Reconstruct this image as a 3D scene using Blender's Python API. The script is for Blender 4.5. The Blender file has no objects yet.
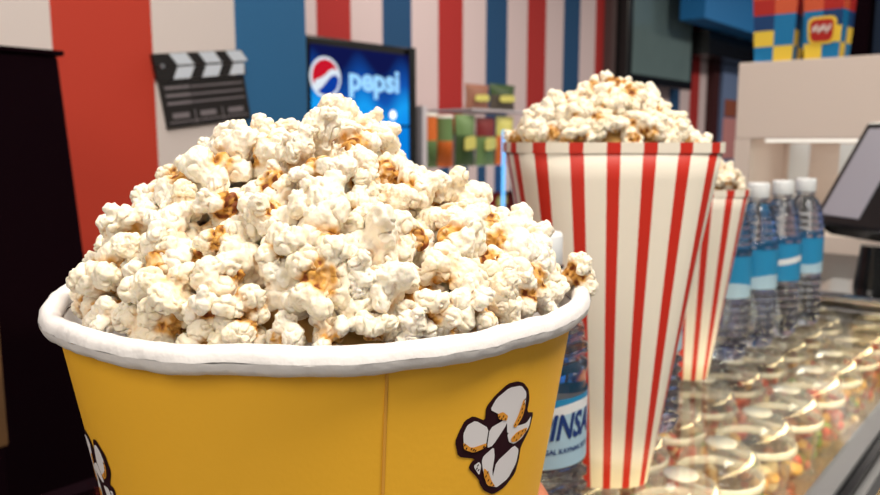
import bpy, bmesh, math, random
import numpy as np
from mathutils import Vector, Matrix, Euler, noise

scn = bpy.context.scene
COL = scn.collection
PI = math.pi
CAMZ = 1.27                       # camera height above the floor; counter top at 1.00
PITCH = math.radians(8); PSI = math.radians(40.3)
FW = Vector((math.cos(PSI), math.sin(PSI), 0)); RT = Vector((math.sin(PSI), -math.cos(PSI), 0))

def P(r, d, z=0.0):               # metres to the right / ahead of / above the camera -> world
    return RT * r + FW * d + Vector((0, 0, CAMZ + z))

# ------------------------------------------------------------------ materials
def lin(c):
    return tuple(((x / 255) / 12.92 if x / 255 <= .04045 else ((x / 255 + .055) / 1.055) ** 2.4) for x in c)

def mat(name, col, rough=.5, metal=0., spec=.5, bump=0., bscale=200., var=0., vscale=6., coat=0.):
    m = bpy.data.materials.new(name); m.use_nodes = True
    nt = m.node_tree; b = nt.nodes['Principled BSDF']
    b.inputs['Base Color'].default_value = (*col, 1)
    b.inputs['Roughness'].default_value = rough
    b.inputs['Metallic'].default_value = metal
    b.inputs['Specular IOR Level'].default_value = spec
    b.inputs['Coat Weight'].default_value = coat
    tc = nt.nodes.new('ShaderNodeTexCoord')
    if var > 0:
        n = nt.nodes.new('ShaderNodeTexNoise'); n.inputs['Scale'].default_value = vscale; n.inputs['Detail'].default_value = 4
        nt.links.new(tc.outputs['Object'], n.inputs['Vector'])
        mx = nt.nodes.new('ShaderNodeMix'); mx.data_type = 'RGBA'
        mx.inputs[6].default_value = (*[c * (1 - var) for c in col], 1); mx.inputs[7].default_value = (*[min(1, c * (1 + var)) for c in col], 1)
        nt.links.new(n.outputs['Fac'], mx.inputs[0]); nt.links.new(mx.outputs[2], b.inputs['Base Color'])
    if bump > 0:
        n = nt.nodes.new('ShaderNodeTexNoise'); n.inputs['Scale'].default_value = bscale; n.inputs['Detail'].default_value = 3
        nt.links.new(tc.outputs['Object'], n.inputs['Vector'])
        bp = nt.nodes.new('ShaderNodeBump'); bp.inputs['Strength'].default_value = bump; bp.inputs['Distance'].default_value = .002
        nt.links.new(n.outputs['Fac'], bp.inputs['Height']); nt.links.new(bp.outputs['Normal'], b.inputs['Normal'])
    return m

def emis(name, col, strength):
    m = bpy.data.materials.new(name); m.use_nodes = True
    nt = m.node_tree; nt.nodes.clear()
    e = nt.nodes.new('ShaderNodeEmission'); e.inputs[0].default_value = (*col, 1); e.inputs[1].default_value = strength
    o = nt.nodes.new('ShaderNodeOutputMaterial'); nt.links.new(e.outputs[0], o.inputs[0])
    return m

def clear(name, tint=(1, 1, 1), refl=.5, rough=.03, haze=0., hazecol=(1, 1, 1), blend=.35, edge=0.):
    """thin clear plastic or pane: see-through, with edge-weighted gloss and a little haze"""
    m = bpy.data.materials.new(name); m.use_nodes = True
    nt = m.node_tree; nt.nodes.clear()
    t = nt.nodes.new('ShaderNodeBsdfTransparent'); t.inputs[0].default_value = (*tint, 1)
    g = nt.nodes.new('ShaderNodeBsdfGlossy'); g.inputs['Roughness'].default_value = rough
    d = nt.nodes.new('ShaderNodeBsdfDiffuse'); d.inputs[0].default_value = (*hazecol, 1)
    lw = nt.nodes.new('ShaderNodeLayerWeight'); lw.inputs[0].default_value = blend
    mul = nt.nodes.new('ShaderNodeMath'); mul.operation = 'MULTIPLY'; mul.inputs[1].default_value = refl
    ad = nt.nodes.new('ShaderNodeMath'); ad.operation = 'ADD'; ad.inputs[1].default_value = .03; ad.use_clamp = True
    m1 = nt.nodes.new('ShaderNodeMixShader')
    hz = nt.nodes.new('ShaderNodeMath'); hz.operation = 'MULTIPLY_ADD'; hz.inputs[1].default_value = edge; hz.inputs[2].default_value = haze; hz.use_clamp = True
    nt.links.new(lw.outputs['Facing'], hz.inputs[0]); nt.links.new(hz.outputs[0], m1.inputs[0])
    m2 = nt.nodes.new('ShaderNodeMixShader'); o = nt.nodes.new('ShaderNodeOutputMaterial')
    L = nt.links
    L.new(lw.outputs['Facing'], mul.inputs[0]); L.new(mul.outputs[0], ad.inputs[0]); L.new(ad.outputs[0], m2.inputs[0])
    L.new(t.outputs[0], m1.inputs[1]); L.new(d.outputs[0], m1.inputs[2])
    L.new(m1.outputs[0], m2.inputs[1]); L.new(g.outputs[0], m2.inputs[2]); L.new(m2.outputs[0], o.inputs[0])
    return m

M = {
 'wall_white': mat('wall_white', lin((226, 214, 212)), .8, bump=.15, bscale=60),
 'wall_red':   mat('wall_red', lin((198, 56, 34)), .7, bump=.15, bscale=60),
 'wall_blue':  mat('wall_blue', lin((36, 104, 156)), .7, bump=.15, bscale=60),
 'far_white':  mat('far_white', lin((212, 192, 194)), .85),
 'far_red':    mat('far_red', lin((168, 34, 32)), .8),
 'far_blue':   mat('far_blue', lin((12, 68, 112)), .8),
 'floor':      mat('floor_tile', lin((92, 84, 80)), .5, var=.15),
 'ceiling':    mat('ceiling_paint', lin((205, 205, 205)), .9),
 'navy':       mat('navy_paint', lin((26, 50, 80)), .7),
 'soffit':     mat('soffit_blue', lin((20, 118, 186)), .7),
 'black':      mat('black_panel', lin((16, 4, 10)), .85, spec=.03),
 'blackgloss': mat('black_gloss', lin((12, 12, 14)), .25),
 'darkred':    mat('dark_red', lin((60, 10, 14)), .6),
 'wood':       mat('tan_wood', lin((96, 66, 36)), .7, var=.2, vscale=20),
 'column':     mat('column_brown', lin((92, 74, 74)), .7),
 'yellow':     mat('yellow_board', lin((255, 192, 54)), .5, bump=.05, bscale=500, spec=.35),
 'seam':       mat('seam_edge', lin((232, 166, 60)), .6),
 'rim':        mat('rim_paper', lin((236, 232, 232)), .55, bump=.35, bscale=160),
 'print_dark': mat('print_dark', lin((44, 10, 22)), .6, spec=.2),
 'print_white': mat('print_white', lin((236, 232, 236)), .6),
 'print_orange': mat('print_orange', lin((240, 162, 50)), .6),
 'box_cream':  mat('box_cream', lin((236, 228, 214)), .5, bump=.05, bscale=300),
 'box_red':    mat('box_red', lin((196, 36, 16)), .5),
 'cap':        mat('cap_white', lin((228, 232, 236)), .4),
 'label_blue': mat('label_blue', lin((34, 138, 190)), .4),
 'label_pale': mat('label_pale', lin((170, 202, 222)), .4),
 'label_navy': mat('label_navy', lin((18, 52, 120)), .4),
 'steel':      mat('brushed_metal', lin((150, 150, 152)), .45, metal=.55, bump=.05, bscale=400),
 'chrome':     mat('chrome', lin((200, 200, 205)), .15, metal=1),
 'case_in':    mat('case_lining', lin((130, 112, 88)), .6, var=.2, vscale=9),
 'case_out':   mat('case_body', lin((48, 44, 46)), .5),
 'dark_top':   mat('dark_counter', lin((44, 40, 44)), .3),
 'panel_cream': mat('panel_cream', lin((238, 222, 212)), .6),
 'lego_blue':  mat('carton_blue', lin((0, 126, 186)), .5),
 'lego_dblue': mat('carton_navy', lin((0, 62, 120)), .5),
 'lego_yellow': mat('carton_yellow', lin((252, 216, 70)), .5),
 'lego_red':   mat('carton_red', lin((190, 34, 24)), .5),
 'lego_pale':  mat('carton_pale', lin((240, 226, 220)), .5),
 'lego_orange': mat('carton_orange', lin((226, 96, 56)), .5),
 'rack_white': mat('rack_white', lin((205, 198, 205)), .6),
 'can_orange': mat('can_orange', lin((220, 110, 40)), .5),
 'can_green':  mat('can_green', lin((108, 138, 84)), .5),
 'can_dgreen': mat('can_dark_green', lin((56, 80, 40)), .5),
 'can_yellow': mat('can_yellow', lin((214, 206, 110)), .5),
 'can_white':  mat('can_white', lin((224, 220, 210)), .5),
 'bag_brown':  mat('bag_brown', lin((150, 100, 80)), .6),
 'bag_dark':   mat('bag_dark', lin((74, 66, 56)), .6, var=.5, vscale=25),
 'maroon':     mat('maroon', lin((120, 24, 26)), .6),
 'clap_black': mat('clap_black', lin((24, 20, 22)), .5),
 'clap_white': mat('clap_white', lin((214, 222, 236)), .5),
 'clap_grey':  mat('clap_grey', lin((128, 120, 126)), .6),
 'skin':       mat('skin', lin((196, 122, 92)), .5, var=.08, vscale=60),
 'nail':       mat('nail', lin((222, 160, 140)), .3),
 'sleeve':     mat('sleeve', lin((40, 42, 52)), .8),
 'poster_sky': mat('poster_sky', lin((112, 132, 172)), .6),
 'poster_pink': mat('poster_pink', lin((206, 140, 140)), .6),
 'poster_brown': mat('poster_brown', lin((150, 82, 62)), .6),
 'fruit_red':  mat('fruit_red', lin((206, 84, 60)), .4, var=.25, vscale=80),
 'fruit_yel':  mat('fruit_yellow', lin((226, 176, 84)), .4, var=.25, vscale=80),
 'fruit_grn':  mat('fruit_green', lin((120, 150, 64)), .4, var=.25, vscale=80),
 'fruit_brn':  mat('fruit_brown', lin((140, 84, 56)), .4, var=.25, vscale=80),
 'fruit_pale': mat('fruit_pale', lin((236, 214, 170)), .4, var=.2, vscale=80),
 'plastic':    clear('clear_plastic', (.99, .985, .975), .6, .05, .01, (.95, .95, .95), .2, .30),
 'rimplastic': clear('plastic_rim', (.95, .95, .93), .8, .12, .4, (1, .98, .92)),
 'lidtop':     clear('lid_top', (.95, .95, .95), .5, .15, .55, (.98, .97, .96)),
 'pane':       clear('glass_pane', (.97, .99, .98), .14, .01, .0, blend=.25),
 'screen_dark': mat('screen_dark', lin((104, 124, 126)), .2, spec=.7, var=.3, vscale=2),
 'reflective': mat('reflective_screen', lin((170, 170, 184)), .4, metal=.35),
}

def glassmat(name, col, ior, rough=0.):
    m = bpy.data.materials.new(name); m.use_nodes = True
    nt = m.node_tree; nt.nodes.clear()
    g = nt.nodes.new('ShaderNodeBsdfGlass'); g.inputs[0].default_value = (*col, 1); g.inputs['IOR'].default_value = ior
    g.inputs['Roughness'].default_value = rough
    t = nt.nodes.new('ShaderNodeBsdfTransparent'); t.inputs[0].default_value = (.95, .97, 1, 1)
    mx = nt.nodes.new('ShaderNodeMixShader'); mx.inputs[0].default_value = .12
    o = nt.nodes.new('ShaderNodeOutputMaterial')
    nt.links.new(g.outputs[0], mx.inputs[1]); nt.links.new(t.outputs[0], mx.inputs[2]); nt.links.new(mx.outputs[0], o.inputs[0])
    return m
M['water'] = glassmat('bottle_water', (.90, .93, .98), 1.4, .0)

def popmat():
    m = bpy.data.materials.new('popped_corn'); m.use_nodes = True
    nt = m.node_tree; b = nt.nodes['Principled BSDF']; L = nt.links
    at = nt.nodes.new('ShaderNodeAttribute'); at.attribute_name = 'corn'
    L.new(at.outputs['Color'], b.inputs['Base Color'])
    b.inputs['Roughness'].default_value = .6; b.inputs['Specular IOR Level'].default_value = .25
    b.inputs['Subsurface Weight'].default_value = .22; b.inputs['Subsurface Radius'].default_value = (1, .75, .4)
    b.inputs['Subsurface Scale'].default_value = .0025
    tc = nt.nodes.new('ShaderNodeTexCoord')
    n = nt.nodes.new('ShaderNodeTexNoise'); n.inputs['Scale'].default_value = 900; n.inputs['Detail'].default_value = 4
    L.new(tc.outputs['Object'], n.inputs['Vector'])
    bp = nt.nodes.new('ShaderNodeBump'); bp.inputs['Strength'].default_value = .35; bp.inputs['Distance'].default_value = .0006
    L.new(n.outputs['Fac'], bp.inputs['Height']); L.new(bp.outputs['Normal'], b.inputs['Normal'])
    return m
M['corn'] = popmat()

# ------------------------------------------------------------------ helpers
def tag(o, label=None, cat=None, group=None, kind=None):
    if label: o['label'] = label
    if cat: o['category'] = cat
    if group: o['group'] = group
    if kind: o['kind'] = kind
    return o

def empty(name, loc, rz=0., label=None, cat=None, group=None):
    o = bpy.data.objects.new(name, None); COL.objects.link(o)
    o.location = loc; o.rotation_euler = (0, 0, rz); o.empty_display_size = .02
    return tag(o, label, cat, group)

def link(name, me, parent=None, loc=None):
    o = bpy.data.objects.new(name, me); COL.objects.link(o)
    if parent: o.parent = parent
    if loc is not None: o.location = loc
    return o

def build(name, bm, mats, parent=None, loc=None, smooth=False, bevel=0.):
    me = bpy.data.meshes.new(name)
    bmesh.ops.recalc_face_normals(bm, faces=bm.faces)
    bm.to_mesh(me); bm.free()
    for m in (mats if isinstance(mats, (list, tuple)) else [mats]): me.materials.append(m)
    if smooth:
        for p in me.polygons: p.use_smooth = True
    o = link(name, me, parent, loc)
    if bevel:
        b = o.modifiers.new('bevel', 'BEVEL'); b.width = bevel; b.segments = 2; b.limit_method = 'ANGLE'
    return o

def box(bm, x0, x1, y0, y1, z0, z1, mi=0, mtx=None):
    vs = [bm.verts.new((x, y, z)) for x in (x0, x1) for y in (y0, y1) for z in (z0, z1)]
    if mtx is not None:
        for v in vs: v.co = mtx @ v.co
    q = [(0, 1, 3, 2), (4, 6, 7, 5), (0, 4, 5, 1), (2, 3, 7, 6), (0, 2, 6, 4), (1, 5, 7, 3)]
    fs = [bm.faces.new([vs[i] for i in f]) for f in q]
    for f in fs: f.material_index = mi
    return fs

def bx(name, dims, m, parent=None, loc=None, bevel=0.):
    bm = bmesh.new(); box(bm, *dims); return build(name, bm, m, parent, loc, bevel=bevel)

def lathe(bm, prof, seg=40, a0=0., a1=2 * PI, cap0=False, cap1=False, fn=None, mi=0):
    """prof: (radius, z). fn(angle, i, r, z) -> (x, y, z) may override."""
    full = abs(a1 - a0 - 2 * PI) < 1e-6
    n = seg if full else seg + 1
    rings = []
    for i, (r, z) in enumerate(prof):
        ring = []
        for k in range(n):
            a = a0 + (a1 - a0) * k / seg
            co = fn(a, i, r, z) if fn else (r * math.cos(a), r * math.sin(a), z)
            ring.append(bm.verts.new(co))
        rings.append(ring)
    for i in range(len(rings) - 1):
        for k in range(n if full else n - 1):
            k2 = (k + 1) % n
            f = bm.faces.new((rings[i][k], rings[i][k2], rings[i + 1][k2], rings[i + 1][k])); f.smooth = True; f.material_index = mi
    if cap0: bm.faces.new(rings[0][::-1]).material_index = mi
    if cap1: bm.faces.new(rings[-1]).material_index = mi
    return rings

def poly_prism(bm, pts, fn, t=1., mi=0):
    """flat outline extruded: fn(x, y, depth) -> world"""
    a = [bm.verts.new(fn(x, y, 0)) for x, y in pts]; b = [bm.verts.new(fn(x, y, t)) for x, y in pts]
    f1 = bm.faces.new(a); f2 = bm.faces.new(b[::-1]); f1.material_index = f2.material_index = mi
    n = len(pts)
    for i in range(n):
        bm.faces.new((a[i], a[(i + 1) % n], b[(i + 1) % n], b[i])).material_index = mi

def text_mesh(txt, size, shear=0., depth=0., bold=0.):
    cu = bpy.data.curves.new('txt', 'FONT'); cu.body = txt; cu.size = size; cu.shear = shear; cu.extrude = depth; cu.offset = bold
    cu.align_x = 'CENTER'; cu.align_y = 'CENTER'; cu.resolution_u = 3
    o = bpy.data.objects.new('txt', cu); COL.objects.link(o)
    me = bpy.data.meshes.new_from_object(o.evaluated_get(bpy.context.evaluated_depsgraph_get()))
    bpy.data.objects.remove(o); return me

# ------------------------------------------------------------------ popcorn meshes
rng = random.Random(7)

def corn_mesh(seed, vox=.00034):
    r = random.Random(seed)
    bm = bmesh.new()
    def ball(c, rad, sc=(1, 1, 1)):
        m = Matrix.Translation(c) @ Matrix.Diagonal((*sc, 1))
        bmesh.ops.create_icosphere(bm, subdivisions=3, radius=rad, matrix=m)
    ball((0, 0, 0), .0044); ball((.0022, 0, -.0024), .0026); ball((-.002, .0012, -.0026), .0024)
    hull = Vector((0, 0, -1))
    n = r.choice([3, 4, 4, 5, 5])
    lobes = []
    tries = 0
    while len(lobes) < n and tries < 200:
        tries += 1
        d = Vector((r.gauss(0, 1), r.gauss(0, 1), r.gauss(.2, .8))).normalized()
        if d.dot(hull) > .45: continue
        if any(d.dot(e) > .5 for e, _ in lobes): continue
        lobes.append((d, r.uniform(.0040, .0060)))
    for d, rad in lobes:
        dist = r.uniform(.0040, .0064)
        c = d * dist
        ball(c, rad, (r.uniform(.7, 1.15), r.uniform(.7, 1.15), r.uniform(.7, 1.15)))
        for _ in range(r.choice([0, 1, 1, 2])):
            e = (d + Vector((r.gauss(0, .7), r.gauss(0, .7), r.gauss(0, .7)))).normalized()
            ball(c + e * rad * r.uniform(.55, .95), rad * r.uniform(.45, .75))
    me = bpy.data.meshes.new('c'); bm.to_mesh(me); bm.free()
    o = bpy.data.objects.new('c', me); COL.objects.link(o)
    rm = o.modifiers.new('r', 'REMESH'); rm.mode = 'VOXEL'; rm.voxel_size = vox
    sm = o.modifiers.new('s', 'SMOOTH'); sm.factor = .5; sm.iterations = 2
    me2 = bpy.data.meshes.new_from_object(o.evaluated_get(bpy.context.evaluated_depsgraph_get()))
    bpy.data.objects.remove(o)
    me2.name = 'popcorn'; me2.materials.clear(); me2.materials.append(M['corn'])
    nv = len(me2.vertices)
    co = np.empty(nv * 3); me2.vertices.foreach_get('co', co); co = co.reshape(-1, 3)
    no = np.empty(nv * 3); me2.vertices.foreach_get('normal', no); no = no.reshape(-1, 3)
    off = Vector((seed * 1.7, seed * .3, 0))
    amp = np.empty(nv); cn = np.empty(nv)
    for i in range(nv):
        v = Vector(co[i])
        w = v * 150 + off
        a = noise.noise(w); b = noise.noise(w * 1.7 + Vector((9, 0, 0))); c_ = noise.noise(w * 3.6 + Vector((0, 5, 0)))
        amp[i] = .0015 * a - .0013 * math.exp(-abs(b) * 13) * (a > -.15) + .00062 * c_ + .0002 * noise.noise(w * 9)
        cn[i] = .5 + .5 * noise.noise(v * 420 + off)
    co2 = co + no * amp[:, None]
    me2.vertices.foreach_set('co', co2.ravel())
    rad = np.linalg.norm(co, axis=1)
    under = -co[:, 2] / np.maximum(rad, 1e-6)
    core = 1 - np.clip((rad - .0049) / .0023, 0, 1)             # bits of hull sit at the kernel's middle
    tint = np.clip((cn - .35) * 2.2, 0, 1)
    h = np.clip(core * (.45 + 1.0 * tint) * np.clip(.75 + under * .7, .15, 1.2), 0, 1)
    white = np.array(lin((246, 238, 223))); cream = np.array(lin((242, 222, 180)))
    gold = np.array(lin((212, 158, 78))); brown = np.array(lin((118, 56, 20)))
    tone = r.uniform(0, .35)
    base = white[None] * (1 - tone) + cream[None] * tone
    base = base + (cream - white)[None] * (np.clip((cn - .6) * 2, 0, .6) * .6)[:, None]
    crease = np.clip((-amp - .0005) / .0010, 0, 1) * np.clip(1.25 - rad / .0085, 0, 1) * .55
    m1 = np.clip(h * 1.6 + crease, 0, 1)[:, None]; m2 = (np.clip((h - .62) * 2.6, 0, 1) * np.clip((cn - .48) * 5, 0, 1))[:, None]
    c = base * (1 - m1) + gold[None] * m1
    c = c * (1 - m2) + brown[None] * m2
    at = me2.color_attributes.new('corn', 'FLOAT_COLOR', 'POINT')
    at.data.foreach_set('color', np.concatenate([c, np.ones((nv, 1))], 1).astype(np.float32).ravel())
    me2.polygons.foreach_set('use_smooth', np.ones(len(me2.polygons), bool))
    me2.update()
    return me2

CORN = [corn_mesh(s) for s in range(1, 19)]
LOW = [corn_mesh(s, .0006) for s in range(31, 37)]

def heap_points(rfun, hfun, spacing, r, n=7000):
    """dart throwing on the heap surface: rfun(phi)=rim radius, hfun(u,v)=height. yields (u,v,z)"""
    pts = []
    for _ in range(n):
        u = r.uniform(-.115, .115); v = r.uniform(-.115, .115)
        ph = math.atan2(v, u)
        if math.hypot(u, v) > rfun(ph): continue
        p = Vector((u, v, hfun(u, v)))
        if all((p - q).length > spacing for q in pts): pts.append(p)
    return pts

def heap(origin, rfun, hfun, spacing, labelf, group, vcut, scale=1., seed=1, extra=(), depth_in=.010, rmul=.87, name='popcorn'):
    r = random.Random(seed)
    pts = heap_points(rfun, hfun, spacing, r)
    pts.sort(key=lambda p: -p.z)
    vis = [p for p in pts if p.y < vcut(p.x)]
    hid = [p for p in pts if not p.y < vcut(p.x)]
    k = 0
    for p in vis + [Vector(e) for e in extra]:
        edge = any(abs(p.x - e[0]) < 1e-5 for e in extra)
        o = link(name, CORN[r.randrange(len(CORN))])
        o.location = origin + RT * p.x + FW * p.y + Vector((0, 0, p.z + r.uniform(-.0022, .0022)))
        o.rotation_euler = (r.uniform(0, 6.28), r.uniform(0, 6.28), r.uniform(0, 6.28))
        s = scale * r.choice([r.uniform(.8, 1.1), r.uniform(.95, 1.35)]) if not edge else scale * r.uniform(.78, .95); o.scale = (s, s * r.uniform(.88, 1.1), s)
        tag(o, labelf(k, p), 'popcorn', group); k += 1
    # everything under and behind that layer: one uncountable mass
    V = []; Fc = []; C = []; nv = 0
    lay = [p - Vector((0, 0, depth_in)) for p in heap_points(lambda a: rfun(a) * rmul, hfun, spacing * .85, r, 6000)] + hid
    for p in lay:
        me = LOW[r.randrange(len(LOW))]
        n_ = len(me.vertices); co = np.empty(n_ * 3); me.vertices.foreach_get('co', co); co = co.reshape(-1, 3)
        rot = np.array(Euler((r.uniform(0, 6.28), r.uniform(0, 6.28), r.uniform(0, 6.28))).to_matrix())
        w = origin + RT * p.x + FW * p.y + Vector((0, 0, p.z))
        V.append(co @ rot.T * scale * r.uniform(.9, 1.15) + np.array(w))
        cc = np.empty(n_ * 4, np.float32); me.color_attributes['corn'].data.foreach_get('color', cc); C.append(cc.reshape(-1, 4))
        li = np.empty(len(me.loops), np.int32); me.loops.foreach_get('vertex_index', li)
        ls = np.empty(len(me.polygons), np.int32); me.polygons.foreach_get('loop_total', ls)
        Fc.append((li + nv, ls)); nv += n_
    # solid core dome
    nr, ns = 14, 48; cv = []
    for i in range(nr + 1):
        for j in range(ns):
            a = 2 * PI * j / ns; q = i / nr * (rfun(a) * rmul - .002)
            u, v = q * math.cos(a), q * math.sin(a)
            cv.append(np.array(origin + RT * u + FW * v + Vector((0, 0, hfun(u, v) - depth_in * 2.2))))
    cf = [(i * ns + j, i * ns + (j + 1) % ns, (i + 1) * ns + (j + 1) % ns, (i + 1) * ns + j) for i in range(nr) for j in range(ns)]
    V.append(np.array(cv)); C.append(np.tile(np.array([[*lin((214, 170, 104)), 1]], np.float32), (len(cv), 1)))
    Fc.append((np.array(cf, np.int32).ravel() + nv, np.full(len(cf), 4, np.int32)))
    V = np.concatenate(V); C = np.concatenate(C).astype(np.float32)
    me = bpy.data.meshes.new('popcorn_mass')
    li = np.concatenate([f[0] for f in Fc]); lt = np.concatenate([f[1] for f in Fc])
    me.vertices.add(len(V)); me.vertices.foreach_set('co', V.ravel())
    me.loops.add(len(li)); me.loops.foreach_set('vertex_index', li)
    me.polygons.add(len(lt)); me.polygons.foreach_set('loop_start', np.concatenate([[0], np.cumsum(lt)[:-1]]).astype(np.int32))
    me.polygons.foreach_set('use_smooth', np.ones(len(lt), bool))
    me.update(calc_edges=True); me.validate()
    at = me.color_attributes.new('corn', 'FLOAT_COLOR', 'POINT'); at.data.foreach_set('color', C.ravel())
    me.materials.append(M['corn'])
    return link('popcorn_heap', me), k

def interp(tab, x):
    if x <= tab[0][0]: return tab[0][1]
    for (a, b), (c, d) in zip(tab, tab[1:]):
        if x <= c: return b + (d - b) * (x - a) / (c - a)
    return tab[-1][1]

# ------------------------------------------------------------------ the yellow bucket
BO = P(-.0475, .318, 0)            # axis of the bucket
def brad(z): return .1035 + (z + .07) * .17      # z relative to the camera
bucket = empty('popcorn_bucket', (BO.x, BO.y, 1.0), 0, 'large yellow paper bucket with a white rolled rim and cartoon popcorn prints, heaped with popcorn', 'bucket')
bucket.scale = (1, 1, 1.012)
BL = Vector((0, 0, .27))           # bucket-local origin is on the counter; z_rel -> z_local = z_rel + .27
bm = bmesh.new()
def wob(a, i, r, z):
    w = 1 + .006 * math.sin(3 * a + 1) * max(0, (z - .1) / .1) + .003 * math.sin(7 * a) * max(0, (z - .15) / .05)
    return (r * w * math.cos(a), r * w * math.sin(a), z)
prof = [(.0001, .006), (brad(-.27) - .002, .006), (brad(-.27) - .0005, .0), (brad(-.27), .001)] + [(brad(-.27 + t), t) for t in (.03, .06, .09, .12, .15, .18, .2005)] 
lathe(bm, prof, 128, fn=wob)
lathe(bm, [(brad(-.07), .2005), (brad(-.07) - .0012, .2004), (brad(-.17) - .0012, .1), (brad(-.26) - .0012, .008), (.0001, .008)], 128, fn=wob, mi=1)
build('cup_body', bm, [M['yellow'], M['rim']], bucket)
bm = bmesh.new()
tor = []
R0 = .1058
for k in range(15):
    t = 2 * PI * k / 14
    tor.append((R0 + .0038 * math.cos(t), .2045 + .0045 * math.sin(t)))
def rimf(a, i, r, z):
    dr = .0010 * noise.noise(Vector((math.cos(a) * 5, math.sin(a) * 5, 1))) + .0004 * noise.noise(Vector((math.cos(a) * 22, math.sin(a) * 22, i * .2)))
    dz = .0016 * noise.noise(Vector((math.cos(a) * 3, math.sin(a) * 3, 7))) + .0005 * noise.noise(Vector((math.cos(a) * 16, math.sin(a) * 16, i * .15)))
    return ((r + dr) * math.cos(a), (r + dr) * math.sin(a), z + dz)
lathe(bm, tor, 220, fn=rimf)
tag(build('rolled_rim', bm, M['rim'], bucket), 'white rolled paper rim')

AX = math.atan2(-FW.y, -FW.x)      # world angle pointing from the bucket at the camera
def on_cone(phi, z, off):          # phi measured from the camera side towards the right
    a = AX + phi; r = brad(z) + off
    w = 1 + .006 * math.sin(3 * a + 1) * max(0, (z + .27 - .1) / .1) + .003 * math.sin(7 * a) * max(0, (z + .27 - .15) / .05)
    r = (brad(z)) * w + off
    return Vector((r * math.cos(a), r * math.sin(a), z + .27))
# seam: the overlapping edge of the board
bm = bmesh.new()
ph = math.radians(17.5)
for (p0, p1, mi) in ((ph, ph + .010, 0),):
    n = 16
    rows = []
    for i in range(n + 1):
        z = -.268 + (.198) * i / n
        rows.append([bm.verts.new(on_cone(p, z, o)) for p, o in ((p0, .0001), (p0, .0004), (p1 - .002, .0003), (p1, .0001))])
    for i in range(n):
        for k in range(3): bm.faces.new((rows[i][k], rows[i][k + 1], rows[i + 1][k + 1], rows[i + 1][k]))
build('side_seam', bm, M['seam'], bucket)

LOGO = dict(
outline=[(87.2,-83.9),(91.4,-87.5),(93.1,-91.5),(92.9,-96.4),(98.1,-98.1),(97.1,-104.5),(92.5,-109.6),(92.7,-114.8),(91.6,-119.7),(85.7,-123.1),(79.5,-123.6),(74.3,-120.2),(71.9,-116.8),(71.4,-115.3),(65.8,-109.4),(66.3,-107.7),(68.0,-106.4),(60.7,-103.9),(58.7,-98.0),(59.8,-94.6),(61.4,-91.3),(64.6,-90.3),(70.1,-93.3),(69.6,-88.3),(73.0,-85.0),(78.4,-82.1),(83.3,-82.4)],
A=[(71.5,-89.7),(73.7,-86.1),(79.3,-83.7),(85.8,-84.5),(89.9,-88.1),(90.5,-93.7),(89.5,-96.8),(86.5,-99.8),(82.1,-101.4),(80.9,-96.6),(75.9,-92.3)],
B=[(62.6,-93.0),(65.7,-92.1),(72.1,-96.4),(72.0,-102.6),(66.2,-103.3),(62.3,-100.3),(61.4,-95.9)],
Cc=[(72.6,-96.6),(79.5,-95.2),(81.2,-97.2),(75.3,-103.7),(72.7,-103.8)],
D=[(83.9,-105.0),(82.1,-101.4),(86.5,-99.8),(93.5,-100.7),(96.2,-98.7),(96.0,-103.0),(91.6,-106.1),(87.3,-106.7)],
E=[(87.4,-107.2),(91.1,-110.1),(90.9,-115.2),(87.0,-119.9),(80.1,-121.4),(77.8,-116.4),(78.5,-110.7)],
Fp=[(71.6,-106.4),(76.0,-104.3),(77.2,-108.2),(77.1,-114.1),(80.0,-120.8),(75.5,-118.6),(72.6,-112.6),(71.1,-108.1)],
G=[(67.6,-109.0),(69.9,-108.0),(71.2,-109.7),(71.0,-113.5)],
s1=[(61.7,-98.8),(65.6,-101.9),(72.1,-101.7),(71.8,-103.4),(66.8,-103.9),(62.5,-101.6)],
s2=[(88.7,-89.7),(90.5,-93.7),(89.6,-97.3),(86.6,-100.4),(84.6,-99.2),(86.9,-95.5)],
s3=[(75.2,-92.1),(77.8,-92.0),(80.8,-94.2),(80.5,-96.0),(76.3,-94.3)],
s4=[(84.6,-103.7),(87.6,-102.2),(94.3,-102.5),(94.3,-104.0),(88.9,-106.2),(85.3,-105.4)],
s5=[(72.5,-111.0),(75.2,-113.5),(77.2,-117.2),(80.0,-120.6),(75.6,-118.7),(73.1,-114.3)],
dots=[(62.5,-99.9),(63.3,-101.4),(65.5,-102.1),(67.3,-103.2),(66.5,-102.7),(70.8,-102.7),(71.2,-103.2),(89.2,-90.5),(89.0,-92.2),(88.4,-93.8),(88.8,-95.3),(87.8,-96.8),(87.1,-97.7),(85.6,-98.9),(76.2,-93.3),(78.2,-93.7),(77.4,-94.5),(79.4,-95.0),(86.2,-103.8),(88.6,-103.0),(91.1,-102.9),(93.0,-103.3),(87.9,-105.3),(90.6,-104.5),(74.6,-113.3),(74.0,-114.6),(75.5,-116.6),(77.3,-118.3),(78.5,-119.7),(69.4,-109.1),(69.1,-110.2),(70.0,-111.0)])
def smooth_poly(pts, n=2, w=.15):
    for _ in range(n):
        q = []
        for i in range(len(pts)):
            a, b = pts[i], pts[(i + 1) % len(pts)]
            q += [(a[0] * (1 - w) + b[0] * w, a[1] * (1 - w) + b[1] * w), (a[0] * w + b[0] * (1 - w), a[1] * w + b[1] * (1 - w))]
        pts = q
    return pts
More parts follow.
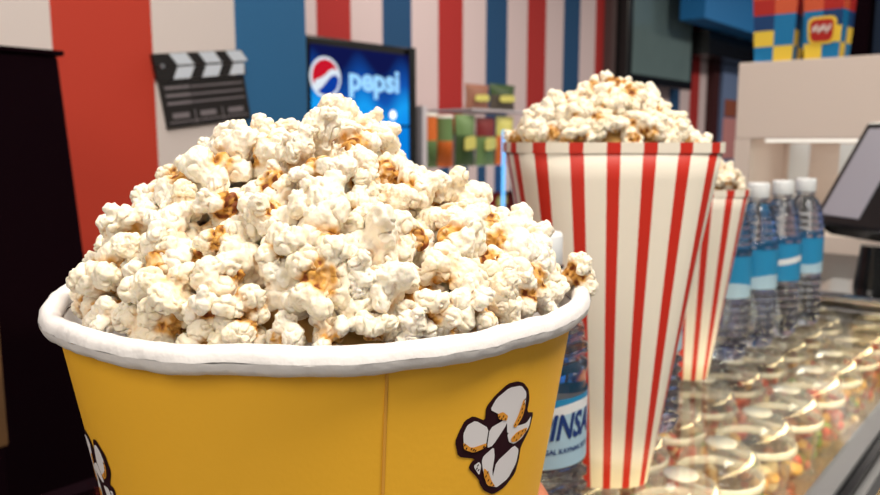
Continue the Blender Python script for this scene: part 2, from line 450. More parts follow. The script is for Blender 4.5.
def put_print(phi0, zc, ang, mirror=1):
    bm = bmesh.new()
    def lay(pts, off, mi, sm=1):
        if sm: pts = smooth_poly(pts, sm)
        tb = bmesh.new()
        tb.faces.new([tb.verts.new(((x - 78) / 1000, (z + 103) / 1000, 0)) for x, z in pts])
        bmesh.ops.triangulate(tb, faces=tb.faces[:])
        for _ in range(3):
            es = [e for e in tb.edges if e.calc_length() > .003]
            if not es: break
            bmesh.ops.subdivide_edges(tb, edges=es, cuts=1)
            bmesh.ops.triangulate(tb, faces=tb.faces[:])
        mp = {}
        for v in tb.verts:
            x, z = v.co.x * mirror, v.co.y
            x, z = x * math.cos(ang) - z * math.sin(ang), x * math.sin(ang) + z * math.cos(ang)
            zz = zc + z
            mp[v] = bm.verts.new(on_cone(phi0 + x / brad(zz), zz, off))
        for f in tb.faces: bm.faces.new([mp[v] for v in f.verts]).material_index = mi
        tb.free()
    lay(LOGO['outline'], .00025, 0)
    for k in ('A', 'B', 'Cc', 'D', 'E', 'Fp', 'G'): lay(LOGO[k], .00045, 1, 1)
    for k in ('s1', 's2', 's3', 's4', 's5'): lay(LOGO[k], .0006, 2, 1)
    for x, z in LOGO['dots']:
        lay([(x - .42, z - .1), (x + .05, z + .5), (x + .42, z + .1), (x - .05, z - .5)], .00075, 0, 0)
    build('popcorn_print', bm, [M['print_dark'], M['print_white'], M['print_orange']], bucket)
put_print(math.radians(43), -.103, 0)
put_print(math.radians(-52), -.124, math.radians(35), -1)
put_print(math.radians(170), -.12, 0)

SIL = [(-.108, -.074), (-.100, -.068), (-.091, -.055), (-.079, -.029), (-.056, -.009), (-.042, .001), (-.028, .007), (-.012, .009), (.002, .017), (.009, .018), (.024, .009), (.034, -.006), (.051, -.012), (.064, -.017), (.076, -.026), (.088, -.038), (.097, -.048), (.108, -.064)]
def bh(u, v):
    V = math.sqrt(max(1e-6, .1035 ** 2 - u * u)); t = min(1, abs(v) / V)
    top = interp(SIL, u + .003) - .010
    base = -.066
    f = (1 - t ** 2.3)
    return base + (top - base) * f + .0035 * math.sin(u * 90 + 1) * math.sin(v * 75) * f
def blab(k, p):
    return 'cream popped popcorn piece with amber hull in the heap above the yellow bucket'
hp, nb = heap(BO, lambda a: .0925 - .004 * max(0, -math.cos(a)) ** 3, bh, .0126, blab, 'popcorn pieces heaped in the yellow bucket', lambda u: .032, 1.0, 3, depth_in=.010, rmul=.95,
              extra=[(.0925 * math.cos(a * .142), .0925 * math.sin(a * .142), -.0570 - .002 * (a % 2)) for a in range(-20, 3)])
tag(hp, 'mass of popcorn filling the yellow bucket beneath its top pieces', 'popcorn', kind='stuff')
for (u_, v_, z_, q, e_, sc) in ((.001, -.004, .0035, 7, (.3, .4, 1.), 1.2), (.019, -.006, -.001, 2, (2., .4, 0), 1.15), (-.036, -.01, -.003, 9, (1., 1.4, 2.), 1.1), (-.057, -.012, -.017, 5, (.4, 2., 1.), 1.05), (.083, -.02, -.040, 11, (1., .5, .4), 1.1)):
    o = link('popcorn', CORN[q], loc=BO + RT * u_ + FW * v_ + Vector((0, 0, z_))); o.rotation_euler = e_; o.scale = (sc,) * 3
    tag(o, 'cream popped popcorn piece with amber hull in the heap above the yellow bucket', 'popcorn', 'popcorn pieces heaped in the yellow bucket')
o = link('popcorn', CORN[4], loc=BO + RT * .1045 + FW * -.008 + Vector((0, 0, -.055))); o.rotation_euler = (1, 2, .5)
tag(o, 'popcorn piece hanging over the right end of the yellow bucket\'s white rim', 'popcorn', 'popcorn pieces heaped in the yellow bucket')

# ------------------------------------------------------------------ striped tubs
def striped_tub(loc, rz, H, a_, b_, ratio, nstripe, ex, label, group=None, phase=0.):
    root = empty('popcorn_tub', loc, rz, label, 'popcorn tub', group)
    def xs(t, z):
        q = z / H
        sx = ratio[0] + (1 - ratio[0]) * q; sy = ratio[1] + (1 - ratio[1]) * q
        c, d = math.cos(t), math.sin(t)
        return (a_ * sx * math.copysign(abs(c) ** (2 / ex), c), b_ * sy * math.copysign(abs(d) ** (2 / ex), d))
    # arc-length tables, one per level, so that stripes are equally wide all round
    N = 720; tabs = {}
    def tat(s, z):
        if z not in tabs:
            L = [0.]; prev = xs(0, z)
            for i in range(1, N + 1):
                q = xs(2 * PI * i / N, z); L.append(L[-1] + math.dist(prev, q)); prev = q
            tabs[z] = L
        L = tabs[z]
        s = (s % 1.) * L[-1]
        lo, hi = 0, N
        while hi - lo > 1:
            mid = (lo + hi) // 2
            if L[mid] <= s: lo = mid
            else: hi = mid
        fr = (s - L[lo]) / max(1e-9, L[hi] - L[lo]); return 2 * PI * (lo + fr) / N
    cuts = []
    for i in range(nstripe):
        for k in range(4): cuts.append(((i + .38 * k / 4 + phase) / nstripe, 1))
        for k in range(6): cuts.append(((i + .38 + .62 * k / 6 + phase) / nstripe, 0))
    nz = 10
    bm = bmesh.new(); rows = []
    for j in range(nz + 1):
        z = H * j / nz; rows.append([bm.verts.new((*xs(tat(s, z), z), z)) for s, _ in cuts])
    n = len(cuts)
    for j in range(nz):
        for k in range(n):
            f = bm.faces.new((rows[j][k], rows[j][(k + 1) % n], rows[j + 1][(k + 1) % n], rows[j + 1][k]))
            f.material_index = cuts[k][1]; f.smooth = True
    bm.faces.new(rows[0][::-1])
    inn = [[bm.verts.new((v.co.x * .985, v.co.y * .98, v.co.z if j else .002)) for v in rows[j]] for j in range(nz + 1)]
    for j in range(nz):
        for k in range(n):
            bm.faces.new((inn[j][(k + 1) % n], inn[j][k], inn[j + 1][k], inn[j + 1][(k + 1) % n])).smooth = True
    for k in range(n): bm.faces.new((rows[-1][k], rows[-1][(k + 1) % n], inn[-1][(k + 1) % n], inn[-1][k]))
    bm.faces.new(inn[0])
    build('tub_body', bm, [M['box_cream'], M['box_red']], root)
    bm = bmesh.new()
    lo = [bm.verts.new((xs(tat(s, H), H)[0] * 1.006, xs(tat(s, H), H)[1] * 1.008, H - .007)) for s, _ in cuts]
    hi = [bm.verts.new((v.co.x, v.co.y, H + .0008)) for v in lo]
    i2 = [bm.verts.new((v.co.x * .975, v.co.y * .97, H + .0008)) for v in lo]
    for k in range(n):
        k2 = (k + 1) % n
        f = bm.faces.new((lo[k], lo[k2], hi[k2], hi[k])); f.material_index = cuts[k][1]
        bm.faces.new((hi[k], hi[k2], i2[k2], i2[k]))
    build('top_band', bm, [M['box_cream'], M['box_red']], root)
    return root
TRZ = math.atan2(RT.y, RT.x)
T1 = P(.1355, .61, -.27)
tub = striped_tub(T1, TRZ + math.radians(3), .268, .0835, .058, (.40, .80), 18, 3.2, 'tall red and cream striped tub of popcorn standing right behind the yellow bucket', phase=.81)
S1 = [(-.081, .003), (-.07, .014), (-.055, .030), (-.035, .041), (-.012, .051), (.003, .053), (.018, .047), (.035, .035), (.05, .018), (.066, .008), (.081, .0)]
def h1(u, v):
    V = .053 * (max(1e-6, 1 - abs(u / .0815) ** 3)) ** (1 / 3); t = min(1, abs(v) / max(V, 1e-4))
    return -.010 + (interp(S1, u) + .001) * (1 - t ** 2.2)
def sup(a_, b_, e): return lambda a: (abs(math.cos(a) / a_) ** e + abs(math.sin(a) / b_) ** e) ** (-1 / e)
hp, n1 = heap(Vector((T1.x, T1.y, CAMZ)), sup(.073, .047, 3), h1, .0128, lambda k, p: 'small cream popcorn piece heaped in the tall striped tub behind the bucket' if k else 'topmost popcorn piece in the tall striped tub behind the bucket',
              'popcorn pieces in the tall striped tub', lambda u: .018, 1.0, 11, depth_in=.008)
tag(hp, 'mass of popcorn filling the tall striped tub beneath its top pieces', 'popcorn', kind='stuff')
T2 = P(.283, .875, -.27)
striped_tub(T2, TRZ + math.radians(-4), .216, .066, .05, (.45, .8), 17, 3.2, 'smaller striped popcorn tub half hidden behind the tall one beside the bottles', phase=.1)
hp, n2 = heap(Vector((T2.x, T2.y, 1.216)), sup(.057, .041, 3), lambda u, v: -.004 + .042 * max(0, 1 - (u / .064) ** 2) * (1 - min(1, abs(v) / .048) ** 2.2), .0125,
              lambda k, p: 'tiny popcorn piece in the smaller striped tub near the water bottles', 'popcorn pieces in the smaller striped tub', lambda u: .01, .95, 21, depth_in=.008)
tag(hp, 'mass of popcorn filling the smaller striped tub beneath its top pieces', 'popcorn', kind='stuff')
print('POPCORN', nb, n1, n2)

# ------------------------------------------------------------------ bottles
def bottle_profile():
    p = [(.0001, .003), (.020, .003), (.026, .0), (.0305, .003), (.032, .009)]
    z = .012
    for i in range(6):                                   # lower rings
        p += [(.0322, z + .001), (.0322, z + .0045), (.0268, z + .0075)]; z += .0105
    p += [(.0322, .077), (.0315, .079), (.0315, .131), (.0322, .133)]
    z = .134
    for i in range(4):
        rr = .0322 - max(0, i - 1) * .0022
        p += [(rr, z + .001), (rr - .0004, z + .0055), (rr - .0050, z + .0078)]; z += .0100
    p += [(.0245, .177), (.020, .184), (.0150, .189), (.0130, .191), (.0130, .193), (.0165, .194), (.0165, .1955), (.0130, .196), (.0128, .212)]
    return p
def make_bottle(loc, rz, label, group, style):
    root = empty('water_bottle', loc, rz, label, 'bottle', group)
    bm = bmesh.new()
    def rf(a, i, r, z):
        k = 1 + (.05 * math.cos(a * 10 + z * 60) if .01 < z < .075 else .02 * math.cos(a * 10) if .134 < z < .172 else 0)
        return (r * k * math.cos(a), r * k * math.sin(a), z)
    lathe(bm, bottle_profile(), 48, fn=rf, cap0=False, cap1=True)
    tag(build('bottle_body', bm, M['water'], root), 'clear ribbed plastic body full of water')
    bm = bmesh.new()
    lathe(bm, [(.0322, .079), (.0326, .0795), (.0326, .1305), (.0322, .131)], 48)
    for f in bm.faces:
        zc = f.calc_center_median().z
        f.material_index = 0
    # split in coloured bands
    bm.free(); bm = bmesh.new()
    zz = [.079, .087, .095, .103, .109, .115, .121] if style == 0 else [.079, .087, .095, .103, .111, .118, .1305]
    def wv(a, i, r, z):
        k = .003 * math.sin(a * 2 + 1) if i in (2, 3, 4, 5) else 0
        return (r * math.cos(a), r * math.sin(a), z + k)
    lathe(bm, [(.0327, z) for z in zz], 48, fn=wv)
    bm.faces.ensure_lookup_table()
    for j in range(6):
        for k in range(48):
            bm.faces[j * 48 + k].material_index = ((1, 1, 1, 1, 2, 0) if style == 0 else (1, 1, 0, 0, 0, 0))[j] if style != 2 else (2 if j == 3 else 0)
    lab = build('label_wrap', bm, [M['label_blue'], M['label_pale'], M['cap']], root); lab['label'] = 'blue and pale paper label band'
    if style == 0:
        me = text_mesh('PINSA', .021, .25, 0, .0006)
        bmt = bmesh.new(); bmt.from_mesh(me)
        bmesh.ops.subdivide_edges(bmt, edges=[e for e in bmt.edges if e.calc_length() > .004], cuts=2)
        for v in bmt.verts:
            x, y = v.co.x, v.co.y; a = x * .74 / .033
            v.co = (.0331 * math.cos(a), .0331 * math.sin(a), .1035 + y)
        build('lettering', bmt, M['label_navy'], lab)
        me = text_mesh('DOGAL KAYNAK SUYU', .0042, 0, 0, .0001)
        bmt = bmesh.new(); bmt.from_mesh(me)
        for v in bmt.verts:
            x, y = v.co.x, v.co.y; a = x / .033
            v.co = (.0331 * math.cos(a), .0331 * math.sin(a), .0895 + y)
        build('lettering', bmt, M['label_navy'], lab)
    bm = bmesh.new()
    lathe(bm, [(.0001, .1965), (.0152, .1965), (.0155, .197), (.0155, .2135), (.0145, .2155), (.0001, .2157)], 36, fn=lambda a, i, r, z: (r * (1 + .012 * math.cos(a * 36)) * math.cos(a), r * math.sin(a), z))
    tag(build('screw_cap', bm, M['cap'], root), 'white screw cap')
    return root
nearb = P(.0585, .455, -.27)
make_bottle(nearb, math.atan2(-nearb.y, -nearb.x) + .66, 'large near water bottle squeezed between the yellow bucket and the striped tub', None, 0)
make_bottle(P(.195, .70, -.27), 3.7, 'water bottle mostly hidden between the two striped popcorn tubs', 'water bottles on the counter', 1)
for i, (X, Y, st, lb) in enumerate([(.953, .325, 1, 'first water bottle of the row, beside the smaller striped tub'),
                                    (1.035, .318, 1, 'second water bottle of the row, counted from the striped tubs'),
                                    (1.118, .312, 2, 'third water bottle of the row, with the paler patched label'),
                                    (1.205, .305, 1, 'last water bottle of the row, nearest the black monitor')]):
    make_bottle(Vector((X, Y, 1.0)) - RT * .010, 3.5 + i * .5, lb, 'water bottles on the counter', st).scale = (.88, .88, 1)
for i, X in enumerate((1.0, 1.08, 1.165)):
    make_bottle(Vector((X, .42, 1.0)), 3.3 + i, 'water bottle in the back row, behind the %s bottle gap of the front row' % ('first', 'second', 'third')[i], 'water bottles on the counter', 1)

# ------------------------------------------------------------------ display counter
case = empty('display_counter', (0, 0, 0), 0, 'glass-topped refrigerated display counter with grey metal edge, full of dome-lidded cups', 'display counter')
X0, X1, Y0, Y1 = -.35, 1.42, .145, .592
bx('glass_top', (X0, X1, Y0 - .004, Y1 - .02, .992, 1.0), M['pane'], case)
bm = bmesh.new()
box(bm, X0, 2.9, .127, .1445, .985, .9998); o = build('edge_rail', bm, M['steel'], case, bevel=.001); o['label'] = 'brushed grey metal edge rail'
bx('gap_strip', (X0, 2.9, .1195, .127, .978, .9955), M['blackgloss'], case)  # black strip filling the gap between the two rails
bx('lower_rail', (X0, 2.9, .1115, .1195, .972, .990), M['steel'], case, bevel=.001)
bx('front_pane', (X0, 2.9, .116, .120, .62, .972), M['pane'], case)
bx('rear_panel', (X0, 2.9, Y1 - .02, Y1, .60, 1.0), M['black'], case)
bx('bottom_shelf', (X0, 2.9, .121, Y1 - .02, .60, .742), M['case_in'], case)
bx('end_panel', (X0 - .02, X0, .115, Y1, .60, 1.0), M['case_out'], case)
bx('end_panel', (2.9, 2.92, .115, Y1, .60, 1.0), M['case_out'], case)
bx('base_cabinet', (X0 - .02, 2.92, .115, Y1, 0, .60), M['case_out'], case)
bx('solid_top', (X1, 2.9, Y0, Y1, .985, 1.0), M['dark_top'], case)
strip = bx('light_tube', (X0 + .05, 2.85, .129, .137, .9765, .9845), emis('case_tube', (1, .78, .45), 9.), case)

# cups with dome lids
FR = [M['fruit_red'], M['fruit_yel'], M['fruit_grn'], M['fruit_brn'], M['fruit_pale']]
def make_cup(mix, seed):
    r = random.Random(seed)
    root = empty('dessert_cup', (0, 0, 0))
    bm = bmesh.new(); H = .128
    prof = [(.0001, .001), (.027, .001), (.0285, .003)] + [(.0285 + .0155 * t / 8, .003 + (H - .003) * t / 8) for t in range(1, 9)]
    lathe(bm, prof, 48, fn=lambda a, i, rr, z: (rr * (1 + .02 * math.cos(a * 16) * (.01 < z < .1)) * math.cos(a), rr * (1 + .02 * math.cos(a * 16) * (.01 < z < .1)) * math.sin(a), z))
    build('cup', bm, M['plastic'], root)
    bm = bmesh.new()
    lathe(bm, [(.0445, .124), (.0475, .124), (.0480, .127), (.0475, .132), (.0455, .134), (.0445, .132), (.0445, .124)], 40)
    lr = build('lid_rim', bm, M['rimplastic'], root)
    bm = bmesh.new()
    lathe(bm, [(.0455 * math.cos(t * .2) ** .9, .133 + .040 * math.sin(t * .2)) for t in range(0, 7)], 40)
    build('dome_lid', bm, M['plastic'], root)
    bm = bmesh.new()
    lathe(bm, [(.0001, .1712), (.0165, .1712), (.0172, .1702), (.0172, .1690)], 32)
    build('lid_disc', bm, M['lidtop'], root)
    bm = bmesh.new()
    for k in range(34):
        z = r.uniform(.012, .108); rr = (.0185 + .0155 * z / H) * math.sqrt(r.random()); a = r.uniform(0, 6.28)
        m = Matrix.Translation((rr * math.cos(a), rr * math.sin(a), z)) @ Euler((r.uniform(0, 3), r.uniform(0, 3), 0)).to_matrix().to_4x4() @ Matrix.Diagonal((1, r.uniform(.6, 1), r.uniform(.5, 1), 1))
        n0 = len(bm.faces)
        bmesh.ops.create_icosphere(bm, subdivisions=2, radius=r.uniform(.008, .013), matrix=m)
        mi = r.choices(range(5), mix)[0]
        bm.faces.ensure_lookup_table()
        for f in bm.faces[n0:]: f.material_index = mi; f.smooth = True
    tag(build('filling', bm, FR, root), 'mixed pieces of fruit and sweets', kind='stuff')
    return root
kinds = [([5, 2, 0, 1, 2], 'red'), ([1, 5, 1, 1, 4], 'yellow'), ([3, 2, 3, 2, 1], 'green and red'), ([2, 3, 0, 5, 2], 'brown')]
protos = [make_cup(k, 50 + i) for i, (k, _) in enumerate(kinds)]
used = set()
def copy_tree(o, parent=None):
    c = o.copy(); COL.objects.link(c)
    if parent: c.parent = parent
    for ch in list(o.children): copy_tree(ch, c)
    return c
rr = random.Random(5)
ORD = ['first', 'second', 'third', 'fourth', 'fifth', 'sixth', 'seventh', 'eighth', 'ninth', 'tenth', 'eleventh', 'twelfth', 'thirteenth']
for row, (Y, x0, n) in enumerate([(.302, .625, 11), (.412, .60, 10)]):
    for i in range(n):
        k = (0, 0, 2, 1, 3, 2, 0, 1)[(i + row * 3) % 8]
        o = protos[k] if k not in used else copy_tree(protos[k]); used.add(k)
        o.location = (x0 + i * .125 + rr.uniform(-.006, .006), Y + rr.uniform(-.001, .001), .742)
        o.rotation_euler.z = rr.uniform(0, 6); o.scale = (1.07, 1.07, 1.03)
        tag(o, 'clear cup of %s pieces, %s from near end, %s row under glass' % (kinds[k][1], ORD[i], ('front', 'middle', 'back')[row]), 'cup', 'dome-lidded cups in the display counter')

# ------------------------------------------------------------------ room shell
def struct(name, bm, m):
    return tag(build(name, bm, m), kind='structure')
bm = bmesh.new(); box(bm, -2, 9.2, -1.5, 2.8, -.05, 0); struct('floor', bm, M['floor'])
bm = bmesh.new(); box(bm, -2, 9.2, -1.5, 2.8, 2.9, 2.95); struct('ceiling', bm, M['ceiling'])
def striped_wall(name, xs, y0, y1, ztop, mats):
    bm = bmesh.new()
    for (a, b, mi) in xs:
        box(bm, a, b, y0, y1, 0, ztop, mi)
    return struct(name, bm, mats)
pat = {0: 1, 1: 0, 2: 2, 3: 0}
xs = []
x = .637 - .2 * 13; i = -13
while x < 1.2:
    xs.append((x, x + .2 if x + .2 < 1.2 else 1.24, pat[i % 4])); x += .2; i += 1
striped_wall('wall_left', xs, 1.48, 1.60, 2.9, [M['wall_white'], M['wall_red'], M['wall_blue']])
xs = [(-2 , 2.205, 0)]
x = 2.205; i = 0
while x < 9: xs.append((x, x + .2, pat[i % 4])); x += .2; i += 1
striped_wall('wall_back', xs, 2.56, 2.66, 2.9, [M['far_white'], M['far_red'], M['far_blue']])
bm = bmesh.new(); box(bm, 9.1, 9.2, -1.5, 2.66, 0, 2.9); struct('wall_right', bm, M['navy'])
bm = bmesh.new(); box(bm, 4.72, 4.86, 2.50, 2.559, 0, 2.9); struct('trim_1', bm, M['column'])
bm = bmesh.new(); box(bm, 5.34, 9.09, 2.12, 2.30, 2.115, 2.88); struct('trim_2', bm, M['soffit'])
bm = bmesh.new(); box(bm, 5.9, 7.4, 2.301, 2.559, 1.93, 2.11); struct('trim_3', bm, M['blackgloss'])
bm = bmesh.new(); box(bm, 7.42, 9.09, 2.12, 2.2, 0, 2.11); struct('trim_4', bm, M['black'])

# menu screen
t = empty('menu_screen', (5.34, 2.44, 1.66), 0, 'large dark switched-off screen on the striped far wall above the tall tub', 'screen')
bx('screen_frame', (-.56, .54, -.03, .08, 0, 1.05), M['blackgloss'], t, bevel=.01)
bx('screen_glass', (-.50, .48, -.034, -.0302, .06, .99), M['screen_dark'], t)
# poster in the doorway
t = empty('wall_poster', (6.98, 2.5, 1.05), 0, 'blue and pink poster beside the dark doorway stripes', 'poster')
bx('backing', (-.26, .28, -.02, .05, 0, .92), M['poster_sky'], t)
bx('figure', (-.22, .24, -.03, -.0205, .06, .42), M['poster_pink'], t, bevel=.01)
bx('headband', (-.2, .2, -.031, -.0205, .43, .58), M['poster_brown'], t, bevel=.01)
o = bx('door_post', (6.56, 6.70, 2.50, 2.559, 0, 1.929), M['darkred']); o.name = 'trim_5'; o['kind'] = 'structure'

# ------------------------------------------------------------------ black cabinet at the left
t = empty('black_cabinet', (0, 1.2, 0), 0, 'tall matt black cabinet standing at the far left in front of the striped wall', 'cabinet')
bm = bmesh.new(); box(bm, -.6, .437, -.2, .25, .04, 1.375)
for v in bm.verts:
    if v.co.x > 0 and v.co.z < 1: v.co.x += .088
build('cabinet_body', bm, M['black'], t, bevel=.004)
bx('cabinet_top', (-.605, .443, -.205, .25, 1.3755, 1.382), M['black'], t, bevel=.002)
bx('plinth', (-.59, .43, -.18, .24, 0, .04), M['black'], t)
t = empty('wooden_crate', (.16, .93, 0), 0, 'brown wooden panel box at the left edge beside the black cabinet', 'box')
bx('crate_body', (-.2, .135, -.06, .055, .0, .94), M['black'], t, bevel=.003)
bx('crate_lid', (-.2, .139, -.062, .058, .9405, 1.10), M['wood'], t, bevel=.003)

# ------------------------------------------------------------------ clapperboard
t = empty('clapperboard', (.858, 1.455, 1.294), 0, 'black clapperboard with white chevrons hung tilted on the striped wall', 'clapperboard')
ca = math.radians(8)
def cf(x, z, d):   # local board frame: x along, z up, tilted; d = towards the camera side
    return (x * 1.11 * math.cos(ca) - z * math.sin(ca) * 1.15, .0245 - d, x * math.sin(ca) + z)
bm = bmesh.new(); poly_prism(bm, [(0, 0), (.19, 0), (.19, .096), (0, .096)], cf, .008)
slate = build('slate', bm, M['clap_black'], t, bevel=.001)
bm = bmesh.new(); poly_prism(bm, [(-.004, .098), (.193, .098), (.193, .124), (-.004, .124)], lambda x, z, d: cf(x, z, d * 1.4), .008); sl = build('lower_stick', bm, M['clap_black'], t)
bm = bmesh.new(); poly_prism(bm, [(-.004, .126), (.193, .126), (.193, .151), (-.004, .151)], lambda x, z, d: cf(x, z, d * 1.4), .008); su = build('clap_stick', bm, M['clap_black'], t)
for par, z0, z1, sgn in ((sl, .099, .123, -1), (su, .127, .150, 1)):
    for k in range(3):
        bm = bmesh.new()
        xa = .028 + k * .062
        o0, o1 = (0, .014) if sgn < 0 else (.014, 0)
        poly_prism(bm, [(xa + o0, z0), (xa + .036 + o0, z0), (min(.192, xa + .036 + o1), z1), (xa + o1, z1)], lambda x, z, d: cf(x, z, .0115 + d), .001)
        build('white_stripe', bm, M['clap_white'], par)
bm = bmesh.new()
for k, z in enumerate((.082, .066, .050)):
    poly_prism(bm, [(.008, z - .003), (.06, z - .003), (.06, z + .003), (.008, z + .003)], lambda x, z, d: cf(x, z, .0083 + d), .0006, 1)
    poly_prism(bm, [(.062, z - .002), (.182, z - .002), (.182, z + .0012), (.062, z + .0012)], lambda x, z, d: cf(x, z, .0083 + d), .0006, 0)
poly_prism(bm, [(.006, .010), (.184, .010), (.184, .0125), (.006, .0125)], lambda x, z, d: cf(x, z, .0083 + d), .0006, 0)
for x in (.062, .124): poly_prism(bm, [(x, .004), (x + .002, .004), (x + .002, .034), (x, .034)], lambda x, z, d: cf(x, z, .0083 + d), .0006, 0)
for x in (.014, .074, .138): poly_prism(bm, [(x, .019), (x + .036, .019), (x + .036, .030), (x, .030)], lambda x, z, d: cf(x, z, .0083 + d), .0006, 1)
build('ruled_lines', bm, [M['clap_grey'], M['clap_grey']], slate)
bm = bmesh.new()
bmesh.ops.create_cone(bm, cap_ends=True, segments=20, radius1=.006, radius2=.005, depth=.003, matrix=Matrix.Translation(cf(.010, .126, .0125)) @ Matrix.Rotation(PI / 2, 4, 'X'))
build('hinge_bolt', bm, M['chrome'], t)

# ------------------------------------------------------------------ drinks cooler with lit header
cool = empty('drinks_cooler', (1.85, 2.2, 0), 0, 'tall black drinks cooler with a glowing blue pepsi header screen', 'drinks cooler')
bx('cooler_body', (0, .585, .012, .33, 0, 1.655), M['blackgloss'], cool, bevel=.01)
def scr():
    m = bpy.data.materials.new('lit_blue_header'); m.use_nodes = True
    nt = m.node_tree; nt.nodes.clear(); L = nt.links
    tc = nt.nodes.new('ShaderNodeTexCoord'); sp = nt.nodes.new('ShaderNodeSeparateXYZ'); L.new(tc.outputs['Object'], sp.inputs[0])
    mr = nt.nodes.new('ShaderNodeMapRange'); mr.inputs[1].default_value = 1.30; mr.inputs[2].default_value = 1.62
    wv = nt.nodes.new('ShaderNodeTexWave'); wv.inputs['Scale'].default_value = 1.2; wv.inputs['Distortion'].default_value = 3; wv.inputs['Detail'].default_value = 0
    L.new(tc.outputs['Object'], wv.inputs['Vector'])
    ad = nt.nodes.new('ShaderNodeMath'); ad.operation = 'MULTIPLY_ADD'; ad.inputs[1].default_value = .25; L.new(wv.outputs['Fac'], ad.inputs[0])
    L.new(sp.outputs['Z'], mr.inputs[0]); L.new(mr.outputs[0], ad.inputs[2])
    cr = nt.nodes.new('ShaderNodeValToRGB'); L.new(ad.outputs[0], cr.inputs[0])
    e = cr.color_ramp.elements
    e[0].position = 0; e[0].color = (*lin((10, 130, 235)), 1); e[1].position = 1.; e[1].color = (*lin((16, 22, 74)), 1)
    q = e.new(.35); q.color = (*lin((26, 160, 245)), 1); q = e.new(.62); q.color = (*lin((20, 84, 176)), 1)
    em = nt.nodes.new('ShaderNodeEmission'); em.inputs[1].default_value = 1.0; L.new(cr.outputs[0], em.inputs[0])
    o = nt.nodes.new('ShaderNodeOutputMaterial'); L.new(em.outputs[0], o.inputs[0]); return m
hd = bx('header_screen', (.022, .560, .004, .0115, 1.335, 1.622), scr(), cool); hd['label'] = 'glowing blue screen panel'
E_w = emis('lit_white', lin((225, 235, 245)), 1.0); E_r = emis('lit_red', lin((200, 24, 44)), 1.); E_b = emis('lit_deep_blue', lin((14, 60, 160)), 1.)
E_t = emis('lit_pale_letters', lin((150, 205, 245)), 1.2); E_c = emis('lit_cyan', lin((10, 130, 225)), 1.); E_s = emis('lit_spot', (1, 1, 1), 1.6); E_d = emis('lit_mid_blue', lin((20, 70, 130)), 1.)
def disc(name, m, pts, y, par):
    bm = bmesh.new(); poly_prism(bm, pts, lambda x, z, d: (x, y - d, z), .0015); return build(name, bm, m, par)
gx, gz, gr = .086, 1.505, .076
g = disc('globe', E_w, [(gx + gr * math.cos(a * PI / 18), gz + gr * math.sin(a * PI / 18)) for a in range(36)], .0039, hd)
top = [(gx + gr * .86 * math.cos(math.radians(a)), gz + gr * .86 * math.sin(math.radians(a))) for a in range(25, 206, 9)]
wave = [(gx - .050, gz - .012), (gx - .026, gz - .004), (gx - .004, gz + .008), (gx + .018, gz + .026), (gx + .040, gz + .034)]
disc('globe_red', E_r, top + wave, .0023, g)
bot = [(gx + gr * .86 * math.cos(math.radians(a)), gz + gr * .86 * math.sin(math.radians(a))) for a in range(232, 362, 9)]
wav2 = [(gx + .050, gz + .012), (gx + .026, gz + .004), (gx + .004, gz - .016), (gx - .016, gz - .036)]
disc('globe_blue', E_b, bot + wav2, .0023, g)
me = text_mesh('pepsi', .125, 0, .001, .004)
bmt = bmesh.new(); bmt.from_mesh(me)
for v in bmt.verts: x, y, z = v.co; v.co = (.345 + x * 1.1, .0035 - z - .001, 1.505 + y)
build('header_lettering', bmt, E_t, hd)
# glowing glass door below the header, with round lamps and bottles inside
dr = empty('glass_door', (0, 0, 0)); dr.parent = cool
bpy.data.objects.remove(dr)
dr = bx('lit_door', (.022, .560, .004, .0115, .25, 1.325), E_c, cool)
bx('door_frame', (.545, .585, -.002, .0035, .2, 1.655), M['blackgloss'], cool)
bm = bmesh.new()
for k in range(4):
    for j in range(4):
        x = .06 + k * .09; zt = 1.28 - j * .25
        poly_prism(bm, [(x, zt - .2), (x + .06, zt - .2), (x + .06, zt - .08), (x + .04, zt - .04), (x + .04, zt), (x + .02, zt), (x + .02, zt - .04), (x, zt - .08)], lambda x, z, d: (x, .0035 - d, z), .002)
build('bottle_picture', bm, E_d, dr)
for z in (1.375, 1.325, 1.275):
    bm = bmesh.new(); poly_prism(bm, [(.445 + .018 * math.cos(a * PI / 10), z + .018 * math.sin(a * PI / 10)) for a in range(20)], lambda x, z, d: (x, .001 - d, z), .002)
    tag(build('round_lamp', bm, E_s, hd if z > 1.33 else dr), 'small round white lamp')

# ------------------------------------------------------------------ snack rack
rk = empty('snack_rack', (2.5, 2.22, 0), 0, 'white snack rack with colourful tubes standing below the striped far wall', 'rack')
bx('side_panel', (0, .03, 0, .30, 0, 1.42), M['rack_white'], rk)
bx('side_panel', (.86, .89, 0, .30, 0, 1.30), M['rack_white'], rk)
bx('back_panel', (.031, .859, .28, .30, 0, 1.30), M['rack_white'], rk)
for z in (1.13, .86, .55): bx('shelf', (.031, .859, .0, .279, z, z + .02), M['rack_white'], rk)
bm = bmesh.new()
for k in range(12): box(bm, .031 + k * .069, .031 + (k + 1) * .069, -.012, -.001, 1.02, 1.15, (0, 1, 0, 1)[k % 4])
build('striped_valance', bm, [M['far_white'], M['far_blue']], rk)
def snack_tube(x, y, z, h, r_, m0, m1, label):
    t = empty('snack_tube', (x, y, z), 0, label, 'snack tube', 'snack tubes on the white rack')
    bm = bmesh.new(); lathe(bm, [(.0001, 0), (r_, 0), (r_, h * .5)], 24); lathe(bm, [(r_, h * .5), (r_, h * .94)], 24, mi=1)
    build('tube_body', bm, [m0, m1], t)
    bm = bmesh.new(); lathe(bm, [(r_ * 1.03, h * .94), (r_ * 1.03, h), (.0001, h)], 24); build('tube_lid', bm, M['can_white'], t)
snack_tube(2.585, 2.272, 1.151, .24, .048, M['can_green'], M['can_orange'], 'snack tube, green below and orange above, leftmost on the white rack')
